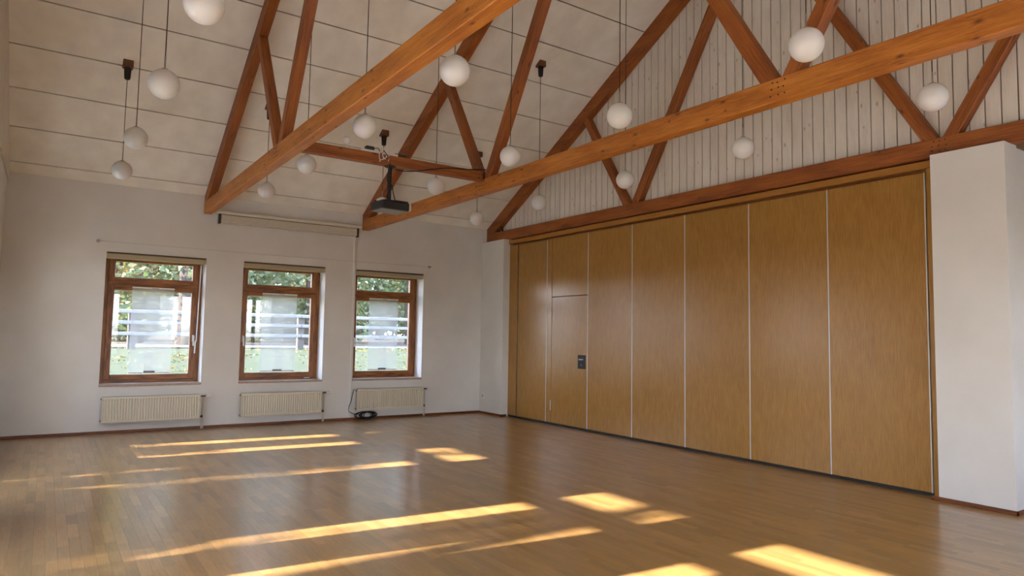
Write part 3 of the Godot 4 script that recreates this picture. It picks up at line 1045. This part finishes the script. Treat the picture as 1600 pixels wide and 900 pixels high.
# ------------------------------------------------------------------ projector and what lies on its beam
func build_projector() -> void:
	var o := thing("ceiling_projector", "black projector hanging on a pole from the cross beam", "projector", Vector3(3.80, 3.10, 3.6))
	var g := Geo.new()
	g.lathe([Vector2(0, -0.012), Vector2(0.05, -0.012), Vector2(0.062, -0.004), Vector2(0.062, 0.0), Vector2(0, 0)], 18, Transform3D(Basis(), Vector3(-0.02, 0, 0)), false)
	put("mounting_flange", g, M.black, o)
	g = Geo.new()
	g.tube([Vector3(-0.02, -0.01, 0), Vector3(-0.02, -0.37, 0)], 0.021, 12)
	g.tube([Vector3(-0.02, -0.20, 0), Vector3(-0.02, -0.24, 0)], 0.027, 12)
	put("pole", g, M.black, o)
	g = Geo.new()
	g.tube([Vector3(-0.045, 0.02, 0.06), Vector3(-0.075, -0.14, 0.055), Vector3(-0.035, -0.26, 0.03), Vector3(-0.06, -0.33, 0.02), Vector3(-0.03, -0.39, 0.03)], 0.006, 6)
	g.tube([Vector3(0.0, -0.2, 0.025), Vector3(0.012, -0.29, 0.03), Vector3(0.04, -0.36, 0.02), Vector3(0.06, -0.38, 0.0)], 0.005, 6)
	put("pole_cable", g, M.cable, o)
	var turn := Transform3D(Basis(Vector3.UP, 0.10), Vector3(-0.005, 0, 0))
	g = Geo.new()
	g.box(Vector3(-0.10, -0.385, -0.08), Vector3(0.13, -0.372, 0.08), 0.004, turn)
	g.box(Vector3(-0.145, -0.378, -0.10), Vector3(0.0, -0.370, -0.07), 0.003, turn)
	g.box(Vector3(0.02, -0.378, 0.06), Vector3(0.17, -0.370, 0.09), 0.003, turn)
	put("bracket_arms", g, M.black, o)
	g = Geo.new()
	g.box(Vector3(-0.165, -0.478, -0.13), Vector3(0.165, -0.388, 0.13), 0.014, turn)
	var body := put("body", g, M.black, o)
	g = Geo.new()
	g.box(Vector3(0.160, -0.472, -0.12), Vector3(0.186, -0.394, 0.125), 0.008, turn)
	put("side_cover", g, M.offwhite, body)
	g = Geo.new()
	g.box(Vector3(-0.155, -0.486, -0.12), Vector3(0.155, -0.476, 0.12), 0.004, turn)
	put("base_plate", g, M.grey, body)
	g = Geo.new()
	g.lathe([Vector2(0, 0), Vector2(0.036, 0), Vector2(0.036, 0.03), Vector2(0.028, 0.03), Vector2(0.02, 0.02), Vector2(0, 0.02)], 18, turn * Transform3D(Basis(Vector3(1, 0, 0), Vector3(0, 0, -1), Vector3(0, 1, 0)), Vector3(-0.08, -0.432, -0.13)), false)
	put("lens", g, M.black, body)
	# on the beam
	var sp := thing("motion_sensor", "small white round sensor standing on the projector's cross beam", "sensor", Vector3(3.295, 3.205, 3.60))
	g = Geo.new()
	var prof := []
	for k in 13:
		var a := PI * k / 12.0
		prof.append(Vector2(0.042 * sin(a), 0.085 - 0.042 * cos(a)))
	g.lathe(prof, 18)
	put("dome", g, M.white, sp)
	g = Geo.new()
	g.box(Vector3(-0.04, 0.0, -0.03), Vector3(0.045, 0.018, 0.03), 0.003)
	g.box(Vector3(-0.012, 0.015, -0.012), Vector3(0.012, 0.055, 0.012), 0.002)
	put("foot", g, M.white, sp)
	var ps := thing("power_strip", "white power strip with a black plug lying on the cross beam", "power strip", Vector3(3.50, 3.205, 3.60))
	g = Geo.new()
	g.box(Vector3(-0.06, 0, -0.03), Vector3(0.36, 0.03, 0.03), 0.006)
	put("strip", g, M.white, ps)
	g = Geo.new()
	g.box(Vector3(0.0, 0.028, -0.028), Vector3(0.09, 0.068, 0.028), 0.005)
	put("plug", g, M.black, ps)
	g = Geo.new()
	g.box(Vector3(0.32, 0.005, -0.028), Vector3(0.46, 0.035, 0.028), 0.004)
	put("black_end", g, M.black, ps)
	var wc := thing("white_cable_knot", "loose bundle of white and black leads over the beam edge", "cable", Vector3(3.68, 3.205, 3.60))
	g = Geo.new()
	for k in 4:
		var q := []
		for i in 12:
			var a := i / 11.0
			q.append(Vector3(-0.03 + 0.03 * k - 0.02 * a + 0.012 * sin(a * 9.0 + k * 2.0), 0.05 - 0.13 * a + 0.02 * sin(a * 6.0 + k), 0.062 + 0.008 * sin(a * 5.0 + k)))
		g.tube(q, 0.0045, 6)
	put("white_leads", g, M.white, wc)
	g = Geo.new()
	g.tube([Vector3(-0.10, 0.045, 0.045), Vector3(-0.06, 0.05, 0.056), Vector3(-0.03, -0.01, 0.068), Vector3(0.0, 0.03, 0.066), Vector3(0.04, -0.02, 0.07), Vector3(0.055, -0.06, 0.069)], 0.005, 6)
	put("black_lead", g, M.cable, wc)
	g = Geo.new()
	var pts := []
	for i in 22:
		var a := i / 21.0
		pts.append(Vector3(lerpf(3.81, 4.93, a), 3.055 + 0.15 * smoothstep(0.0, 0.65, a) - 0.03 * sin(a * PI) + 0.02 * smoothstep(0.7, 1.0, a), 3.675))
	g.tube(pts, 0.006, 6)
	tag(put("projector_cable", g, M.cable, self), "black cable sagging from the projector pole to the middle truss", "cable")

# ------------------------------------------------------------------ wall fittings
func build_fittings() -> void:
	# projection screen case under the eaves
	var o := thing("screen_case", "long cream projection screen case under the eaves with black end brackets", "projection screen", Vector3(2.78, 2.85, 0))
	var g := Geo.new()
	g.box(Vector3(0.03, 0.0, 0.03), Vector3(2.03, 0.118, 0.085), 0.006)
	put("case", g, M.screen, o)
	g = Geo.new()
	g.box(Vector3(-0.04, 0.125, 0.0), Vector3(2.11, 0.172, 0.10), 0.012)
	put("mounting_batten", g, M.offwhite, o)
	for x in [0.0, 2.03]:
		g = Geo.new()
		g.box(Vector3(x, -0.012, 0.028), Vector3(x + 0.03, 0.124, 0.092), 0.004)
		put("end_bracket", g, M.black, o)
	g = Geo.new()
	g.tube([Vector3(0.98, 0.002, 0.06), Vector3(0.98, -0.022, 0.06), Vector3(1.04, -0.022, 0.06), Vector3(1.04, 0.002, 0.06)], 0.005, 6)
	put("pull_loop", g, M.offwhite, o)
	# cable duct down the wall
	g = Geo.new()
	g.box(Vector3(4.795, 0.036, 0.0), Vector3(4.822, 2.845, 0.018), 0.003)
	tag(put("cable_duct", g, M.white, self), "narrow white cable duct from the screen case down to the skirting", "cable duct")
	# stretched wire with end fixings
	var w := thing("tension_wire", "thin steel wire stretched above the three windows", "wire", Vector3(1.36, 2.465, 0))
	g = Geo.new()
	g.tube([Vector3(0, 0, 0.045), Vector3(2.4, -0.012, 0.045), Vector3(4.767, 0, 0.045)], 0.002, 6)
	put("wire", g, M.steel, w)
	for x in [0.0, 4.767]:
		g = Geo.new()
		g.lathe([Vector2(0, 0), Vector2(0.022, 0), Vector2(0.022, 0.01), Vector2(0.009, 0.014), Vector2(0.009, 0.04), Vector2(0.015, 0.046), Vector2(0.012, 0.056), Vector2(0, 0.058)], 14, Transform3D(Basis(Vector3(1, 0, 0), Vector3(0, 0, 1), Vector3(0, -1, 0)), Vector3(x, 0, 0)), false)
		put("wall_fixing", g, M.steel, w)
	# double socket on the pier
	var so := thing("wall_socket", "white double socket low on the narrow white pier", "socket", Vector3(XP, 0.30, 0.13))
	g = Geo.new()
	g.box(Vector3(-0.012, -0.042, -0.042), Vector3(0.0, 0.042, 0.042), 0.004)
	put("plate", g, M.white, so)
	for z in [-0.018, 0.018]:
		g = Geo.new()
		g.box(Vector3(-0.014, -0.026, z - 0.008), Vector3(-0.011, 0.026, z + 0.008), 0.001)
		put("insert", g, M.grey, so)
	# black cable below the third radiator
	var cc := thing("coiled_cable", "black cable coiled on the floor below a radiator", "cable", Vector3(5.06, 0.0, 0.06))
	g = Geo.new()
	var r := RandomNumberGenerator.new()
	r.seed = 99
	for k in 9:
		var q := []
		var cx := r.randf_range(-0.05, 0.06)
		var rx := r.randf_range(0.09, 0.18)
		var ry := r.randf_range(0.045, 0.06)
		var z0 := -0.03 + 0.008 * k
		for i in 25:
			var a := TAU * i / 24.0
			q.append(Vector3(cx + rx * cos(a), 0.07 + ry * sin(a) * (1.0 if sin(a) < 0 else 0.9), z0 + 0.008 * sin(a * 2.0 + k)))
		g.tube(q, 0.0065, 6)
	put("loops", g, M.cable, cc)
	g = Geo.new()
	g.tube([Vector3(-0.13, 0.10, 0.035), Vector3(-0.19, 0.09, 0.03), Vector3(-0.275, 0.13, -0.02), Vector3(-0.27, 0.20, -0.03), Vector3(-0.235, 0.29, -0.03), Vector3(-0.22, 0.38, -0.03), Vector3(-0.20, 0.45, -0.035), Vector3(-0.185, 0.47, -0.04)], 0.006, 6)
	put("tail", g, M.cable, cc)
	# cable clip in the heel of the gable truss
	var cl := thing("cable_loop", "small black cable loop in the heel of the gable truss", "cable", Vector3(7.34, 3.13, 0.30))
	g = Geo.new()
	var lp := []
	for i in 14:
		var a := PI * i / 13.0
		lp.append(Vector3(-0.03, 0.10 * sin(a), 0.05 - 0.075 * cos(a)))
	g.tube(lp, 0.014, 8)
	put("loop", g, M.cable, cl)

# ------------------------------------------------------------------ outdoors
func ground_y(x: float, z: float) -> float:
	if z < -0.42:
		var d := -0.42 - z
		return -0.15 + 1.02 * smoothstep(0.0, 1.0, clampf(d / 8.6, 0.0, 1.0)) * 1.0 + maxf(0.0, d - 14.0) * 0.01
	return -0.15

func foliage(n: int, blobs: Array, size: float, cols: Array, sd: int) -> MultiMesh:
	var r := RandomNumberGenerator.new()
	r.seed = sd
	var g := Geo.new()
	var a := Vector3(0, 0, 0)
	g.tri(Vector3(-0.5, 0, 0.1), Vector3(0, 0.16, 0), Vector3(0.0, -0.34, 0.0), Vector3(0, 0.2, 1), Vector3(0, 0.2, 1), Vector3(0, -0.2, 1), a0(), a0(), a0())
	g.tri(Vector3(0, 0.16, 0), Vector3(0.5, 0.05, 0.12), Vector3(0.0, -0.34, 0.0), Vector3(0, 0.2, 1), Vector3(0.3, 0.2, 1), Vector3(0, -0.2, 1), a0(), a0(), a0())
	var mm := MultiMesh.new()
	mm.transform_format = MultiMesh.TRANSFORM_3D
	mm.use_colors = true
	mm.mesh = g.mesh()
	mm.instance_count = n
	for i in n:
		var b: Array = blobs[r.randi() % blobs.size()]
		var d := Vector3(r.randfn(), r.randfn(), r.randfn()).normalized() * pow(r.randf(), 0.45)
		var p: Vector3 = b[0] + d * (b[1] as Vector3)
		var q := Basis(Vector3(r.randfn(), r.randfn(), r.randfn()).normalized(), r.randf() * TAU).scaled(Vector3.ONE * size * r.randf_range(0.6, 1.4))
		mm.set_instance_transform(i, Transform3D(q, p))
		var c: Color = cols[r.randi() % cols.size()]
		var k := r.randf_range(0.75, 1.25)
		mm.set_instance_color(i, Color(c.r * k, c.g * k, c.b * k))
	return mm

func a0() -> Vector2:
	return Vector2.ZERO

func make_tree(called: String, label: String, at: Vector3, h: float, r0: float, lean: Vector3, blobs: Array, n: int, size: float, cols: Array, sd: int, group: String) -> Node3D:
	var o := thing(called, label, "tree", at, 0.0, group)
	var r := RandomNumberGenerator.new()
	r.seed = sd
	var g := Geo.new()
	var pts := []
	for i in 9:
		var a := i / 8.0
		pts.append(Vector3(0.06 * sin(a * 5.0 + sd), h * a - 0.2, 0.06 * cos(a * 4.0 + sd)) + lean * a * a)
	g.tube(pts, r0, 10, r0 * 0.45)
	var tr := put("trunk", g, M.bark, o)
	for b in blobs:
		g = Geo.new()
		var s: Vector3 = pts[5 + (r.randi() % 3)] if b.size() < 3 else b[2]
		var th: float = r0 * 0.32 if b.size() < 4 else b[3]
		var e: Vector3 = b[0]
		g.tube([s, s.lerp(e, 0.5) + Vector3(0, 0.25 if b.size() < 3 else 0.0, 0), e], th, 6, th * 0.4)
		put("branch", g, M.bark, tr)
	if n > 0:
		var mi := MultiMeshInstance3D.new()
		mi.name = "foliage"
		mi.multimesh = foliage(n, blobs, size, cols, sd)
		mi.material_override = M.leaf
		o.add_child(mi, true)
		mi.set_meta("kind", "stuff")
	return o

func build_outdoors() -> void:
	# ground as one sheet with real relief
	var g := Geo.new()
	var st := 2.0
	var lo := Vector2(-40, -60)
	for i in 45:
		for j in 55:
			var q := []
			for k in [[0, 0], [1, 0], [1, 1], [0, 1]]:
				var x: float = lo.x + (i + k[0]) * st
				var z: float = lo.y + (j + k[1]) * st - 0.42
				q.append(Vector3(x, ground_y(x, z) - 0.0, z))
			if q[0].x >= -0.1 and q[1].x <= 8.1 and q[0].z >= -0.5 and q[2].z <= 11.7:
				continue
			g.quad(q[0], q[1], q[2], q[3], (q[1] - q[0]).cross(q[3] - q[0]).normalized() * -1.0, Vector2.ZERO, Vector2.RIGHT, Vector2.ONE, Vector2.DOWN)
	var gr := put("lawn", g, M.grass, self)
	gr.set_meta("kind", "structure")
	gr.set_meta("label", "sunny lawn rising behind the windows")
	# pale paved terraces, added out of view to bounce light up to the ceiling
	g = Geo.new()
	g.box(Vector3(-7.5, -0.4, -0.4), Vector3(-0.05, -0.06, 13.0))
	g.box(Vector3(-0.05, -0.4, 11.5), Vector3(9.0, -0.06, 18.0))
	var te := put("bounce_terrace", g, M.bounce_paving, self)
	te.set_meta("kind", "structure")
	te.set_meta("label", "pale paved terrace added to bounce light up to the ceiling")
	# gravel path beyond the fence
	g = Geo.new()
	for i in 40:
		var x := -30.0 + 2.0 * i
		var q := [Vector3(x, ground_y(x, -9.7) + 0.03, -9.7), Vector3(x + 2, ground_y(x, -9.7) + 0.03, -9.7), Vector3(x + 2, ground_y(x, -13.5) + 0.05, -13.5), Vector3(x, ground_y(x, -13.5) + 0.05, -13.5)]
		g.quad(q[0], q[1], q[2], q[3], Vector3.UP, Vector2.ZERO, Vector2.RIGHT, Vector2.ONE, Vector2.DOWN)
	var pa := put("path", g, M.gravel, self)
	pa.set_meta("kind", "structure")
	pa.set_meta("label", "pale gravel path behind the fence")
	# leaf litter under the trees
	g = Geo.new()
	for i in 40:
		for j in 16:
			var q := []
			for k in [[0, 0], [1, 0], [1, 1], [0, 1]]:
				var x: float = -35.0 + 2.0 * (i + k[0])
				var z: float = -13.5 - 2.0 * (j + k[1])
				q.append(Vector3(x, ground_y(x, z) + 0.06, z))
			g.quad(q[0], q[1], q[2], q[3], Vector3.UP, Vector2.ZERO, Vector2.RIGHT, Vector2.ONE, Vector2.DOWN)
	var ff := put("woodland_ground", g, M.litter, self)
	ff.set_meta("kind", "structure")
	ff.set_meta("label", "brown leaf litter under the trees")
	# post and rail fence
	var fe := thing("rail_fence", "weathered three-rail fence across the lawn outside the windows", "fence", Vector3(0, 0, -8.8))
	var base := ground_y(0, -8.8)
	for i in 9:
		var x := -5.65 + 4.13 * i
		g = Geo.new()
		g.box(Vector3(x - 0.09, base - 0.3, -0.16), Vector3(x + 0.09, 1.80, -0.02), 0.01)
		put("post", g, M.post, fe)
	for y in [1.79, 1.52, 1.245]:
		for i in 8:
			g = Geo.new()
			var x := -5.65 + 4.13 * i
			g.box(Vector3(x, y - 0.045, -0.02), Vector3(x + 4.12, y + 0.045, 0.04), 0.012)
			put("rail", g, M.rail, fe)
	# fallen leaves on the lawn
	var r := RandomNumberGenerator.new()
	r.seed = 5
	var blobs := []
	for i in 160:
		var x := r.randf_range(-2, 14)
		var z := r.randf_range(-9.5, -3.0)
		blobs.append([Vector3(x, ground_y(x, z) + 0.03, z), Vector3(0.7, 0.015, 0.5)])
	var fl := MultiMeshInstance3D.new()
	fl.name = "fallen_leaves"
	fl.multimesh = foliage(5200, blobs, 0.065, [Color(0.20, 0.13, 0.04), Color(0.13, 0.07, 0.025), Color(0.22, 0.17, 0.06), Color(0.05, 0.09, 0.02), Color(0.06, 0.10, 0.025), Color(0.08, 0.13, 0.03)], 6)
	fl.material_override = M.leaf
	add_child(fl)
	fl.set_meta("kind", "stuff")
	fl.set_meta("label", "yellow and brown leaves scattered on the lawn")
	# trees behind the fence
	var yellow := [Color(0.20, 0.145, 0.045), Color(0.16, 0.135, 0.045), Color(0.11, 0.125, 0.045), Color(0.22, 0.18, 0.075)]
	var green := [Color(0.05, 0.085, 0.03), Color(0.075, 0.115, 0.04), Color(0.105, 0.14, 0.055), Color(0.14, 0.15, 0.065)]
	# [x, z, trunk radius, leaves, label]
	var stand := [
		[3.30, -14.2, 0.15, 0, "thin-trunked yellow-leaved tree seen at the fence post in the first window"],
		[4.35, -12.6, 0.30, 1, "stout grey-trunked green tree seen at the edge of the first window"],
		[8.6, -13.9, 0.22, 1, "green-leaved tree seen beside the fence post in the middle window"],
		[12.9, -14.8, 0.17, 1, "slender green-leaved tree seen in the window nearest the partition"],
		[11.7, -20.4, 0.20, 0, "yellow-leaved tree set back behind the middle window's view"],
		[7.2, -18.4, 0.20, 1, "green tree set back between the first and middle window views"],
		[16.4, -14.4, 0.30, 0, "yellow-leaved tree with a thick trunk, far right beyond the fence"],
		[0.8, -19.6, 0.20, 1, "green tree at the left end of the wood beyond the fence"],
		[20.5, -20.0, 0.25, 1, "green tree at the right end of the wood beyond the fence"],
		[15.6, -24.0, 0.25, 1, "green tree in the back row, right half of the wood"],
		[3.4, -24.5, 0.28, 1, "green tree in the back row, left half of the wood"],
		[20.5, -27.0, 0.30, 0, "yellow-leaved tree in the back row, far right"],
		[8.9, -26.0, 0.30, 1, "green tree in the back row, middle of the wood"],
		[-4.0, -18.0, 0.25, 0, "yellow-leaved tree far left beyond the fence"]]
	for i in stand.size():
		var s: Array = stand[i]
		var bl := []
		for k in 12:
			bl.append([Vector3(r.randf_range(-2.0, 2.0), 1.4 + k * 0.95 + r.randf_range(-0.3, 0.3), r.randf_range(-1.2, 0.6)), Vector3(1.8, 1.2, 1.2) * r.randf_range(0.75, 1.1)])
		make_tree("autumn_tree", s[4], Vector3(s[0], ground_y(s[0], s[1]), s[1]), 12.5, s[2], Vector3(r.randf_range(-0.3, 0.3), 0, 0), bl, 6500, 0.24, yellow if s[3] == 0 else green, 100 + i, "trees beyond the fence")
	for i in 6:
		var x := -4.0 + 6.0 * i
		var th := thing("distant_thicket", "hazy green thicket far behind the trees, %s from the left" % ["first", "second", "third", "fourth", "fifth", "sixth"][i], "thicket", Vector3(x, ground_y(x, -32.0), -32.0), 0.0, "thickets far behind the trees")
		var tb := []
		for k in 7:
			tb.append([Vector3(-2.7 + 0.9 * k, 1.6 + 1.6 * (k % 2), r.randf_range(-0.3, 0.3)), Vector3(1.5, 1.9, 1.0)])
		g = Geo.new()
		for b in tb:
			g.tube([Vector3(b[0].x * 0.8, -0.1, 0), b[0]], 0.06, 6, 0.03)
		put("stems", g, M.bark, th)
		var mt := MultiMeshInstance3D.new()
		mt.name = "foliage"
		mt.multimesh = foliage(4200, tb, 0.34, green, 700 + i)
		mt.material_override = M.leaf
		th.add_child(mt, true)
		mt.set_meta("kind", "stuff")
	for i in 9:
		var x := -1.6 + 2.6 * i + r.randf_range(-0.2, 0.2)
		var z := -16.4 - 0.9 * (i % 2) - r.randf_range(0.0, 0.4)
		var sh := thing("understorey_bush", "leafy bush at the foot of the wood, %s from the left" % ["first", "second", "third", "fourth", "fifth", "sixth", "seventh", "eighth", "ninth"][i], "bush", Vector3(x, ground_y(x, z), z), 0.0, "bushes at the wood's edge")
		var bl := []
		for k in 4:
			bl.append([Vector3(-1.0 + 0.7 * k, r.randf_range(0.6, 1.7), r.randf_range(-0.4, 0.4)), Vector3(1.0, 0.9, 0.7)])
		g = Geo.new()
		for b in bl:
			g.tube([Vector3(0, -0.1, 0), (b[0] as Vector3) * 0.6, b[0]], 0.03, 6, 0.01)
		put("stems", g, M.bark, sh)
		var mi := MultiMeshInstance3D.new()
		mi.name = "foliage"
		mi.multimesh = foliage(2800, bl, 0.18, green if i % 3 else yellow, 300 + i)
		mi.material_override = M.leaf
		sh.add_child(mi, true)
		mi.set_meta("kind", "stuff")
	# trees on the sunny side whose trunk and boughs break up the sun patches
	make_tree("shade_tree", "slim bare leaning tree outside the third opening of the sunny gable", Vector3(-7.9, -0.06, 6.15), 9.0, 0.19, Vector3(0, 0, -1.7), [[Vector3(0.3, 7.6, -0.2), Vector3.ONE], [Vector3(-0.2, 8.0, -2.0), Vector3.ONE]], 0, 0.1, green, 401, "")
	make_tree("shade_tree", "leafy tree with a low bough outside the first openings of the sunny gable", Vector3(-7.9, -0.06, 1.98), 8.5, 0.17, Vector3(0, 0, 0.0), [[Vector3(0.0, 6.35, 0.78), Vector3(0.2, 0.10, 0.15), Vector3(0, 5.4, 0.0), 0.11], [Vector3(0, 6.03, -1.12), Vector3(0.5, 0.27, 0.55)], [Vector3(0, 6.8, -0.6), Vector3(0.9, 0.45, 0.9)], [Vector3(0, 4.95, 0.4), Vector3(0.8, 0.5, 0.75)]], 1500, 0.2, yellow, 402, "")
	for i in 4:  # unseen shrubs, added and sized to end the sun strips on the floor
		var z := 0.3 + 1.8 * i
		var sh := thing("sun_cut_shrub", "tall rounded shrub added to cut low sun at the gable, %s along it" % ["first", "second", "third", "fourth"][i], "shrub", Vector3(-6.0, -0.06, z), 0.0, "added sun-cutting shrubs")
		g = Geo.new()
		for k in 5:
			g.tube([Vector3(0, -0.05, 0), Vector3(0.3 * sin(k * 1.3), 1.2, 0.4 * cos(k * 1.3)), Vector3(0.5 * sin(k * 1.3), 2.6, 0.8 * cos(k * 1.3))], 0.04, 6, 0.015)
		put("stems", g, M.bark, sh)
		var mi := MultiMeshInstance3D.new()
		mi.name = "foliage"
		mi.multimesh = foliage(3000, [[Vector3(0, 2.75, -0.6), Vector3(0.7, 1.35, 0.95)], [Vector3(0, 2.7, 0.6), Vector3(0.7, 1.25, 0.95)], [Vector3(0, 1.3, 0), Vector3(0.7, 1.1, 1.4)]], 0.18, green, 500 + i)
		mi.material_override = M.leaf
		sh.add_child(mi, true)
		mi.set_meta("kind", "stuff")
